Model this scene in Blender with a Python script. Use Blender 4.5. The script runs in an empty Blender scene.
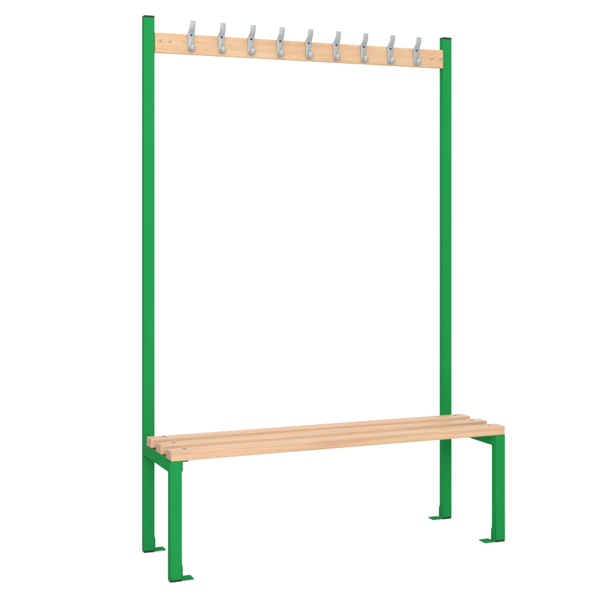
import bpy, bmesh, math
from mathutils import Vector, Matrix

S = bpy.context.scene
COL = S.collection

# ------------------------------------------------------------------ measures
L = 1.1815            # outside to outside of the posts
PW, PD = .0372, .0283  # post section
H = 1.800
LW, LD = .0381, .0284  # leg section
LE = .0108            # legs stand this much wider than the posts
DEPTH = .3472         # front of the legs
SEAT_B, SEAT_T = .3699, .4017
SLAT_F, SLAT_W, SLAT_P, SLAT_E = .3501, .0569, .1151, .0095
CAM = (-1.0090, -3.7577, 1.0866)
YAW, FPX, HOR = .4011, 1152.67, 228.18

# ------------------------------------------------------------------ materials
def material(name):
    m = bpy.data.materials.new(name)
    m.use_nodes = True
    nt = m.node_tree
    return m, nt, nt.nodes['Principled BSDF']

def N(nt, kind, **kw):
    n = nt.nodes.new(kind)
    for k, v in kw.items():
        if k.startswith('i_'):
            n.inputs[k[2:].replace('_', ' ')].default_value = v
        else:
            setattr(n, k, v)
    return n

def ramp(nt, stops):
    r = nt.nodes.new('ShaderNodeValToRGB')
    e = r.color_ramp.elements
    while len(e) < len(stops):
        e.new(.5)
    for el, (p, c) in zip(e, stops):
        el.position = p
        el.color = (*c, 1) if len(c) == 3 else c
    return r

def make_paint():
    m, nt, b = material('green powder coat')
    tc = N(nt, 'ShaderNodeTexCoord')
    big = N(nt, 'ShaderNodeTexNoise', i_Scale=6.0, i_Detail=3.0)
    nt.links.new(tc.outputs['Object'], big.inputs['Vector'])
    r = ramp(nt, [(.3, PAINT_A), (.7, PAINT_B)])
    nt.links.new(big.outputs['Fac'], r.inputs['Fac'])
    nt.links.new(r.outputs['Color'], b.inputs['Base Color'])
    peel = N(nt, 'ShaderNodeTexNoise', i_Scale=420.0, i_Detail=2.0)
    nt.links.new(tc.outputs['Object'], peel.inputs['Vector'])
    bp = N(nt, 'ShaderNodeBump', i_Strength=.10, i_Distance=.0006)
    nt.links.new(peel.outputs['Fac'], bp.inputs['Height'])
    nt.links.new(bp.outputs['Normal'], b.inputs['Normal'])
    b.inputs['Roughness'].default_value = .6
    b.inputs['Specular IOR Level'].default_value = .004
    return m

def make_wood(name, dark, mid, light, seed, gloss):
    m, nt, b = material(name)
    tc = N(nt, 'ShaderNodeTexCoord')
    oi = N(nt, 'ShaderNodeObjectInfo')
    off = N(nt, 'ShaderNodeVectorMath', operation='SCALE')
    off.inputs[0].default_value = (7.3 + seed, 3.1, 5.7)
    nt.links.new(oi.outputs['Random'], off.inputs['Scale'])
    add = N(nt, 'ShaderNodeVectorMath', operation='ADD')
    nt.links.new(tc.outputs['Object'], add.inputs[0])
    nt.links.new(off.outputs[0], add.inputs[1])
    def stretched(sx, sy, sz):
        v = N(nt, 'ShaderNodeVectorMath', operation='MULTIPLY')
        v.inputs[1].default_value = (sx, sy, sz)
        nt.links.new(add.outputs[0], v.inputs[0])
        return v.outputs[0]
    # long soft figure of the growth rings
    fig = N(nt, 'ShaderNodeTexNoise', i_Scale=1.0, i_Detail=3.0, i_Roughness=.55, i_Distortion=.6)
    nt.links.new(stretched(1.6, 46, 46), fig.inputs['Vector'])
    # fine fibre
    fib = N(nt, 'ShaderNodeTexNoise', i_Scale=1.0, i_Detail=4.0, i_Roughness=.6)
    nt.links.new(stretched(14, 420, 420), fib.inputs['Vector'])
    # the short dark flecks of beech
    fle = N(nt, 'ShaderNodeTexNoise', i_Scale=1.0, i_Detail=1.0)
    nt.links.new(stretched(85, 700, 700), fle.inputs['Vector'])
    # broad pinkish and yellowish patches
    pat = N(nt, 'ShaderNodeTexNoise', i_Scale=1.0, i_Detail=2.0)
    nt.links.new(stretched(5, 12, 12), pat.inputs['Vector'])
    r1 = ramp(nt, [(.28, dark), (.5, mid), (.72, light)])
    nt.links.new(fig.outputs['Fac'], r1.inputs['Fac'])
    r2 = ramp(nt, [(.3, (.86, .84, .80)), (.7, (1.06, 1.07, 1.08))])
    nt.links.new(fib.outputs['Fac'], r2.inputs['Fac'])
    m1 = N(nt, 'ShaderNodeMix', data_type='RGBA', blend_type='MULTIPLY')
    m1.inputs['Factor'].default_value = .66
    nt.links.new(r1.outputs['Color'], m1.inputs['A'])
    nt.links.new(r2.outputs['Color'], m1.inputs['B'])
    r3 = ramp(nt, [(.30, (.70, .62, .52)), (.38, (1, 1, 1))])
    nt.links.new(fle.outputs['Fac'], r3.inputs['Fac'])
    m2 = N(nt, 'ShaderNodeMix', data_type='RGBA', blend_type='MULTIPLY')
    m2.inputs['Factor'].default_value = .55
    nt.links.new(m1.outputs['Result'], m2.inputs['A'])
    nt.links.new(r3.outputs['Color'], m2.inputs['B'])
    r4 = ramp(nt, [(.36, (.985, .935, .90)), (.64, (1.0, 1.03, 1.02))])
    nt.links.new(pat.outputs['Fac'], r4.inputs['Fac'])
    m3 = N(nt, 'ShaderNodeMix', data_type='RGBA', blend_type='MULTIPLY')
    m3.inputs['Factor'].default_value = .9
    nt.links.new(m2.outputs['Result'], m3.inputs['A'])
    nt.links.new(r4.outputs['Color'], m3.inputs['B'])
    nt.links.new(m3.outputs['Result'], b.inputs['Base Color'])
    bp = N(nt, 'ShaderNodeBump', i_Strength=.12, i_Distance=.0008)
    nt.links.new(fib.outputs['Fac'], bp.inputs['Height'])
    nt.links.new(bp.outputs['Normal'], b.inputs['Normal'])
    b.inputs['Roughness'].default_value = .5
    b.inputs['Specular IOR Level'].default_value = gloss
    return m

def make_end_grain():
    m, nt, b = material('beech end grain')
    tc = N(nt, 'ShaderNodeTexCoord')
    w = N(nt, 'ShaderNodeTexWave', wave_type='RINGS', rings_direction='X', i_Scale=38.0,
          i_Distortion=3.0, i_Detail=2.0)
    mp = N(nt, 'ShaderNodeMapping')
    mp.inputs['Location'].default_value = (0, .03, .05)
    nt.links.new(tc.outputs['Object'], mp.inputs['Vector'])
    nt.links.new(mp.outputs['Vector'], w.inputs['Vector'])
    r = ramp(nt, [(.2, END_A), (.8, END_B)])
    nt.links.new(w.outputs['Fac'], r.inputs['Fac'])
    nt.links.new(r.outputs['Color'], b.inputs['Base Color'])
    b.inputs['Roughness'].default_value = .66
    b.inputs['Specular IOR Level'].default_value = .15
    return m

def make_plain(name, colour, rough, metal=0., spec=.3, speck=0.):
    m, nt, b = material(name)
    tc = N(nt, 'ShaderNodeTexCoord')
    n = N(nt, 'ShaderNodeTexNoise', i_Scale=260.0, i_Detail=3.0)
    nt.links.new(tc.outputs['Object'], n.inputs['Vector'])
    lo = tuple(c * (1 - speck) for c in colour)
    hi = tuple(min(1, c * (1 + speck)) for c in colour)
    r = ramp(nt, [(.3, lo), (.7, hi)])
    nt.links.new(n.outputs['Fac'], r.inputs['Fac'])
    nt.links.new(r.outputs['Color'], b.inputs['Base Color'])
    bp = N(nt, 'ShaderNodeBump', i_Strength=.15, i_Distance=.0004)
    nt.links.new(n.outputs['Fac'], bp.inputs['Height'])
    nt.links.new(bp.outputs['Normal'], b.inputs['Normal'])
    b.inputs['Roughness'].default_value = rough
    b.inputs['Metallic'].default_value = metal
    b.inputs['Specular IOR Level'].default_value = spec
    return m

PAINT_A, PAINT_B = (.0088, .172, .041), (.0105, .182, .045)
END_A, END_B = (.325, .190, .138), (.355, .212, .155)
PAINT = make_paint()
SEAT_WOOD = make_wood('beech seat', (.335, .192, .104), (.414, .253, .148), (.462, .298, .186), 0, .78)
RAIL_WOOD = make_wood('beech rail', (.375, .242, .140), (.425, .286, .178), (.455, .312, .198), 11, .12)
END = make_end_grain()
PLASTIC = make_plain('black plastic', (.007, .014, .015), .5, spec=.25, speck=.15)
ALLOY = make_plain('satin aluminium casting', (.26, .282, .285), .52, metal=.25, spec=.3, speck=.06)
STEEL = make_plain('zinc plated steel', (.24, .26, .29), .35, metal=.6, spec=.3, speck=.1)
DARK_STEEL = make_plain('dark recessed screw', (.012, .016, .020), .5, metal=.2, spec=.2, speck=.2)
BOLT_STEEL = make_plain('dull zinc bolt', (.12, .125, .135), .5, metal=.3, spec=.2, speck=.1)
PAPER = make_plain('white seamless paper', (.79, .79, .79), .9, spec=.0, speck=.01)

# ------------------------------------------------------------------ geometry
def link(name, bm, mat, parent=None, loc=(0, 0, 0), smooth=True, weighted=True, mats=None):
    me = bpy.data.meshes.new(name)
    bm.normal_update()
    bm.to_mesh(me)
    bm.free()
    for m in (mats or [mat]):
        me.materials.append(m)
    if smooth:
        for p in me.polygons:
            p.use_smooth = True
    o = bpy.data.objects.new(name, me)
    COL.objects.link(o)
    o.location = loc
    if parent is not None:
        o.parent = parent
    if weighted:
        w = o.modifiers.new('weighted normals', 'WEIGHTED_NORMAL')
        w.weight = 100
    return o

def box_into(bm, x0, x1, y0, y1, z0, z1, r=0., seg=2, only=None):
    g = bmesh.ops.create_cube(bm, size=1)
    vs = g['verts']
    for v in vs:
        v.co = Vector(((x0 + x1) / 2 + v.co.x * (x1 - x0), (y0 + y1) / 2 + v.co.y * (y1 - y0),
                       (z0 + z1) / 2 + v.co.z * (z1 - z0)))
    if r > 0:
        es = set(e for v in vs for e in v.link_edges)
        if only is not None:
            es = {e for e in es if only(e)}
        bmesh.ops.bevel(bm, geom=list(es), offset=r, segments=seg, profile=.5, affect='EDGES')

def vertical(e):
    d = e.verts[1].co - e.verts[0].co
    return abs(d.z) > .9 * d.length

def along_y(e):
    d = e.verts[1].co - e.verts[0].co
    return abs(d.y) > .9 * d.length

def copy_tree(o, parent, loc=None, flip=False):
    c = o.copy()
    COL.objects.link(c)
    c.parent = parent
    if loc is not None:
        c.location = loc
    for ch in o.children:
        copy_tree(ch, c)
    return c

# ------------------------------------------------------------------ the bench
bench = bpy.data.objects.new('cloakroom_bench', None)
COL.objects.link(bench)
bench['label'] = 'green steel cloakroom bench with beech slat seat and a high rail of nine coat hooks'
bench['category'] = 'bench'

def foot_cap_bm(w, d):
    bm = bmesh.new()
    box_into(bm, .0004, w - .0004, .0004, d - .0004, 0, .0076, .0028, 3)
    return bm

def top_cap_bm(w, d):
    bm = bmesh.new()
    box_into(bm, .0002, w - .0002, .0002, d - .0002, H - .0078, H, .0022, 3)
    return bm

def bracket_bm(x, s, y0, ya, y1, zt):
    """an angle cleat: tab up the inner face of the tube, foot plate on the ground; s = +1 or -1 away from the tube"""
    bm = bmesh.new()
    t = .0034
    # upright tab, top corners cut off
    prof = [(y0, .0), (ya, .0), (ya, zt - .006), (ya - .005, zt), (y0 + .005, zt), (y0, zt - .006)]
    a = [bm.verts.new((x + s * .0003, y, z + .0002)) for y, z in prof]
    b = [bm.verts.new((x + s * t, y, z + .0002)) for y, z in prof]
    bm.faces.new(a); bm.faces.new(b)
    for i in range(len(prof)):
        j = (i + 1) % len(prof)
        bm.faces.new((a[i], a[j], b[j], b[i]))
    xs = sorted((x + s * (t + .00002), x + s * .040))
    box_into(bm, xs[0], xs[1], y0, y1, .0002, .0040, .0006, 1)
    # fillet at the bend
    xs = sorted((x + s * (t + .00001), x + s * (t + .004)))
    v = [bm.verts.new(c) for c in ((x + s * t, y0 + .001, .0039), (x + s * (t + .004), y0 + .001, .0039), (x + s * t, y0 + .001, .0085),
                                   (x + s * t, ya - .001, .0039), (x + s * (t + .004), ya - .001, .0039), (x + s * t, ya - .001, .0085))]
    for q in ((0, 1, 2), (3, 5, 4), (0, 3, 4, 1), (1, 4, 5, 2), (2, 5, 3, 0)):
        bm.faces.new([v[k] for k in q])
    bmesh.ops.recalc_face_normals(bm, faces=bm.faces)
    return bm

for x0, s in ((0, 1), (L - PW, -1)):
    bm = bmesh.new()
    box_into(bm, 0, PW, 0, PD, .0070, H - .0075, .0026, 3, vertical)
    post = link('post', bm, PAINT, bench, (x0, 0, 0))
    link('top_cap', top_cap_bm(PW, PD), PLASTIC, post)
    link('foot_cap', foot_cap_bm(PW, PD), PLASTIC, post)
    link('floor_bracket', bracket_bm(PW if s > 0 else 0, s, .0045, .0265, .042, .0475), PAINT, post, weighted=False, smooth=False)
    # tab behind the hook rail that its screws bite into
    bm = bmesh.new()
    xs = sorted(((PW if s > 0 else 0) + s * .0004, (PW if s > 0 else 0) + s * .072))
    box_into(bm, xs[0], xs[1], .0195, .0230, 1.684, 1.744, .0006, 1)
    link('rail_bracket', bm, PAINT, post, weighted=False, smooth=False)

for x0, s in ((-LE, 1), (L + LE - LW, -1)):
    bm = bmesh.new()
    box_into(bm, 0, LW, 0, LD, .0070, SEAT_B, .0026, 3, vertical)
    leg = link('leg', bm, PAINT, bench, (x0, -DEPTH, 0))
    link('foot_cap', foot_cap_bm(LW, LD), PLASTIC, leg)
    link('floor_bracket', bracket_bm(LW if s > 0 else 0, s, .0045, .0265, .046, .0475), PAINT, leg, weighted=False, smooth=False)

for s in (1, -1):
    a, b = (-.0060, .0255) if s > 0 else (L - .0255, L + .0060)
    bm = bmesh.new()
    box_into(bm, a, b, -DEPTH + LD + .0002, -.0002, .3310, SEAT_B - .0006, .0022, 2, along_y)
    # weld fillets where the bearer meets leg and post
    for y, t in ((-DEPTH + LD + .0002, 1), (-.0002, -1)):
        pr = [(y, .3325), (y, .3235), (y + t * .0025, .3275), (y + t * .008, .3312), (y + t * .008, .3325)]
        f0 = [bm.verts.new((a + .004, *q)) for q in pr]
        f1 = [bm.verts.new((b - .004, *q)) for q in pr]
        bm.faces.new(f0); bm.faces.new(f1)
        for i in range(5):
            j = (i + 1) % 5
            bm.faces.new((f0[i], f0[j], f1[j], f1[i]))
    bmesh.ops.recalc_face_normals(bm, faces=bm.faces)
    bearer = link('bearer', bm, PAINT, bench)
    # angle strip the slats are bolted to
    xi = (LW - LE + .0003) if s > 0 else (L + LE - LW - .0003)
    bm = bmesh.new()
    xs = sorted((xi, xi + s * .0034))
    box_into(bm, xs[0], xs[1], -DEPTH + .004, -.045, .3370, SEAT_B - .0006, .0008, 1)
    xs = sorted((xi + s * .0035, xi + s * .0215))
    box_into(bm, xs[0], xs[1], -DEPTH + .004, -.045, SEAT_B - .0040, SEAT_B - .0006, .0008, 1)
    link('seat_bracket', bm, PAINT, bearer, weighted=False, smooth=False)

# ---- seat slats
SL = L + 2 * SLAT_E
bm = bmesh.new()
box_into(bm, -SL / 2, SL / 2, 0, SLAT_W, 0, SEAT_T - SEAT_B - .0003, .0056, 4)
for f in bm.faces:
    f.material_index = 0
bm.normal_update()
for f in bm.faces:
    if abs(f.normal.x) > .75:
        f.material_index = 1
slat = link('seat_slat', bm, None, bench, mats=[SEAT_WOOD, END])

def bolt_bm(r, h):
    """low domed head, axis +z, with a recessed hexagon"""
    bm = bmesh.new()
    prof = [(r, 0), (r * .97, h * .35), (r * .80, h * .72), (r * .55, h * .92), (r * .40, h)]
    n = 24
    rings = [[bm.verts.new((q * math.cos(2 * math.pi * k / n), q * math.sin(2 * math.pi * k / n), z)) for k in range(n)] for q, z in prof]
    def hexr(k):
        a = (2 * math.pi * k / n) % (math.pi / 3) - math.pi / 6
        return r * .30 / math.cos(a)
    rings.append([bm.verts.new((hexr(k) * math.cos(2 * math.pi * k / n), hexr(k) * math.sin(2 * math.pi * k / n), h)) for k in range(n)])
    rings.append([bm.verts.new((v.co.x, v.co.y, h * .3)) for v in rings[-1]])
    for A, B in zip(rings, rings[1:]):
        for k in range(n):
            bm.faces.new((A[k], A[(k + 1) % n], B[(k + 1) % n], B[k]))
    bm.faces.new(rings[-1])
    bmesh.ops.recalc_face_normals(bm, faces=bm.faces)
    for e in bm.edges:
        if len(e.link_faces) == 2 and e.calc_face_angle() > math.radians(50):
            e.smooth = False
    return bm

bolt = link('bolt', bolt_bm(.0068, .0014), BOLT_STEEL, slat, weighted=False)
bolt.location = (.0432 - L / 2, SLAT_W / 2 + .004, SEAT_T - SEAT_B - .0004)
b2 = bolt.copy(); COL.objects.link(b2); b2.parent = slat
b2.location = (L / 2 - .0352, SLAT_W / 2 + .004, SEAT_T - SEAT_B - .0004)
slat.location = (L / 2, -SLAT_F, SEAT_B + .0003)
for i in (1, 2):
    copy_tree(slat, bench, (L / 2, -SLAT_F + i * SLAT_P, SEAT_B + .0003))

def dome_bm(r, h):
    bm = bmesh.new()
    n = 20
    prof = [(r, -.002), (r, 0), (r * .85, h * .6), (r * .5, h * .92), (r * .15, h)]
    rings = [[bm.verts.new((q * math.cos(2 * math.pi * k / n), q * math.sin(2 * math.pi * k / n), z)) for k in range(n)] for q, z in prof]
    for A, B in zip(rings, rings[1:]):
        for k in range(n):
            bm.faces.new((A[k], A[(k + 1) % n], B[(k + 1) % n], B[k]))
    bm.faces.new(rings[-1])
    bmesh.ops.recalc_face_normals(bm, faces=bm.faces)
    return bm

# ---- hook rail
RX0, RX1 = PW + .0004, L - PW - .0006
RF = -.0016
RH = .0675
bm = bmesh.new()
box_into(bm, -(RX1 - RX0) / 2, (RX1 - RX0) / 2, 0, .0205, -RH / 2, RH / 2, .0022, 3)
bm.normal_update()
for f in bm.faces:
    if abs(f.normal.x) > .75:
        f.material_index = 1
rail = link('hook_rail', bm, None, bench, mats=[RAIL_WOOD, END])
TILT = .0063
rail.location = ((RX0 + RX1) / 2, RF, (1.7442 + 1.6767) / 2 + TILT / 2)
rail.rotation_euler = (0, -TILT / (RX1 - RX0), 0)
screw = None
for x in (.0537, .0891, 1.0948, 1.1318):
    if screw is None:
        sc = screw = link('screw', bolt_bm(.0046, .0022), STEEL, rail, weighted=False)
    else:
        sc = screw.copy(); COL.objects.link(sc); sc.parent = rail
    xr = x - (RX0 + RX1) / 2
    sc.rotation_euler = (math.pi / 2, 0, 0)
    sc.location = (xr, .0002, 1.7158 - rail.location.z - xr * TILT / (RX1 - RX0))

# ---- coat hooks: a bar swept along the side profile (forward, up), hung at its screw hole
def catmull(pts, n):
    out = []
    P = [pts[0]] + pts + [pts[-1]]
    for i in range(1, len(P) - 2):
        a, b, c, d = (Vector(P[i + k]) for k in (-1, 0, 1, 2))
        for k in range(n):
            t = k / n
            out.append(.5 * ((2 * b) + (c - a) * t + (2 * a - 5 * b + 4 * c - d) * t * t + (3 * b - a - 3 * c + d) * t ** 3))
    out.append(Vector(pts[-1]))
    return out

# forward, up, half width, half thickness  (mm)
HOOK = [(18.5, -49.0, 5.0, 4.0), (13.0, -51.5, 5.6, 3.6), (7.5, -51.0, 6.4, 3.2), (4.2, -46.5, 7.0, 3.0), (3.3, -38, 7.2, 2.9), (3.3, -26, 7.2, 2.9),
        (3.4, -14, 7.6, 3.0), (3.8, -6, 8.7, 3.3), (4.6, 0, 9.3, 3.9), (7.6, 7, 8.6, 3.9), (14.2, 13.5, 7.8, 3.5), (20.2, 20.5, 7.5, 3.1),
        (23.7, 29, 7.4, 2.8), (24.8, 37, 7.4, 2.5), (25.0, 44.0, 7.2, 2.2), (25.0, 45.6, 6.0, 1.5)]
def hook_bm():
    bm = bmesh.new()
    st = catmull([tuple(q) for q in HOOK], 4)
    n = 16
    rings = []
    for i, q in enumerate(st):
        a, b = st[max(0, i - 1)], st[min(len(st) - 1, i + 1)]
        t = Vector((b[0] - a[0], b[1] - a[1])).normalized()
        if i >= len(st) - 3:
            t = Vector((.05, 1)).normalized()
        nrm = Vector((-t.y, t.x))
        ring = []
        for k in range(n):
            an = 2 * math.pi * k / n
            ca, sa = math.cos(an), math.sin(an)
            e = .55
            ux = math.copysign(abs(ca) ** e, ca) * q[2] * 1.38
            un = math.copysign(abs(sa) ** e, sa) * q[3]
            f, z = q[0] + nrm.x * un, q[1] + nrm.y * un
            ring.append(bm.verts.new((ux * .001, -max(f, .15) * .001, z * .001)))
        rings.append(ring)
    for A, B in zip(rings, rings[1:]):
        for k in range(n):
            bm.faces.new((A[k], A[(k + 1) % n], B[(k + 1) % n], B[k]))
    bm.faces.new(rings[0]); bm.faces.new(rings[-1])
    bmesh.ops.recalc_face_normals(bm, faces=bm.faces)
    return bm

hook = link('coat_hook', hook_bm(), ALLOY, bench, weighted=False)
bm = bmesh.new()
bmesh.ops.create_uvsphere(bm, u_segments=28, v_segments=18, radius=.0106)
link('ball_end', bm, ALLOY, hook, (0, -.0222, -.0450), weighted=False)
sc = link('hook_screw', dome_bm(.0044, .0016), DARK_STEEL, hook, (0, -.0080, .0), weighted=False)
sc.rotation_euler = (math.radians(80), 0, 0)
sc = link('hook_screw', dome_bm(.0030, .0010), STEEL, hook, (0, -.0060, -.0290), weighted=False)
sc.rotation_euler = (math.pi / 2, 0, 0)
for i in range(9):
    loc = (.1623 + .1081 * i, RF, 1.7422)
    h = hook if i == 0 else copy_tree(hook, bench)
    h.location = loc
    # no two were driven home quite alike
    h.rotation_euler = (0, math.radians((.5, -.7, .3, .9, -.4, .6, -.8, .2, -.3)[i]), math.radians((-2.2, -1.2, .6, -.5, 1.6, -.8, 1.2, .3, 1.0)[i]))

# ------------------------------------------------------------------ studio: white paper floor and backdrop
def frame(r, f, z):
    """r to the right of the view, f away from the camera, from the bench's middle"""
    c, s = math.cos(YAW), math.sin(YAW)
    return Vector((.59 + r * c + f * s, -.15 - r * s + f * c, z))

bm = bmesh.new()
v = [bm.verts.new(frame(*q)) for q in ((-9, -6, 0), (9, -6, 0), (9, 3, 0), (-9, 3, 0))]
bm.faces.new(v)
floor = link('floor', bm, PAPER, weighted=False)
floor['kind'] = 'structure'
bm = bmesh.new()
prev = None
R = 1.2
prof = [(3 + R * math.sin(a), R - R * math.cos(a)) for a in [math.pi / 2 * k / 16 for k in range(17)]] + [(3 + R, 4.5)]
for f, z in prof:
    cur = [bm.verts.new(frame(-9, f, z)), bm.verts.new(frame(9, f, z))]
    if prev:
        bm.faces.new((prev[0], prev[1], cur[1], cur[0]))
    prev = cur
back = link('backdrop', bm, PAPER, weighted=False)
back['kind'] = 'structure'

# ------------------------------------------------------------------ light
w = bpy.data.worlds.new('World')
S.world = w
w.use_nodes = True
bg = w.node_tree.nodes['Background']
bg.inputs['Color'].default_value = (1, 1, 1, 1)
bg.inputs['Strength'].default_value = .66

def softbox(name, loc, aim, size, power, col=(1, 1, 1)):
    ld = bpy.data.lights.new(name, 'AREA')
    ld.shape = 'RECTANGLE'
    ld.size, ld.size_y = size
    ld.energy = power
    ld.color = col
    o = bpy.data.objects.new(name, ld)
    COL.objects.link(o)
    o.location = loc
    o.rotation_euler = (Vector(aim) - Vector(loc)).to_track_quat('-Z', 'Y').to_euler()
    return o

# one large bank overhead, a key in front of the bench, and a strip that washes the paper behind
softbox('overhead_softbox', frame(0, -.6, 4.2), frame(0, 0, 0), (6.0, 4.0), 165)
softbox('key_softbox', frame(.1, -4.2, 2.1), frame(0, 0, .75), (2.2, 1.8), 192, (1, .985, .96))
softbox('backdrop_softbox', frame(0, 1.6, 4.2), frame(0, 4.2, 1.2), (14.0, 1.0), 125)

# ------------------------------------------------------------------ camera
cd = bpy.data.cameras.new('camera')
cam = bpy.data.objects.new('camera', cd)
COL.objects.link(cam)
cam.location = CAM
cam.rotation_euler = (math.pi / 2, 0, -YAW)
cd.sensor_width = 36
cd.lens = FPX / 610 * 36
cd.shift_y = -(305 - HOR) / 610
cd.clip_end = 100
S.camera = cam

S.render.engine = 'CYCLES'
S.cycles.max_bounces = 8
S.view_settings.view_transform = 'Standard'
S.view_settings.look = 'None'
S.view_settings.exposure = 0
S.view_settings.gamma = 1
S.render.film_transparent = False
S.cycles.use_denoising = True
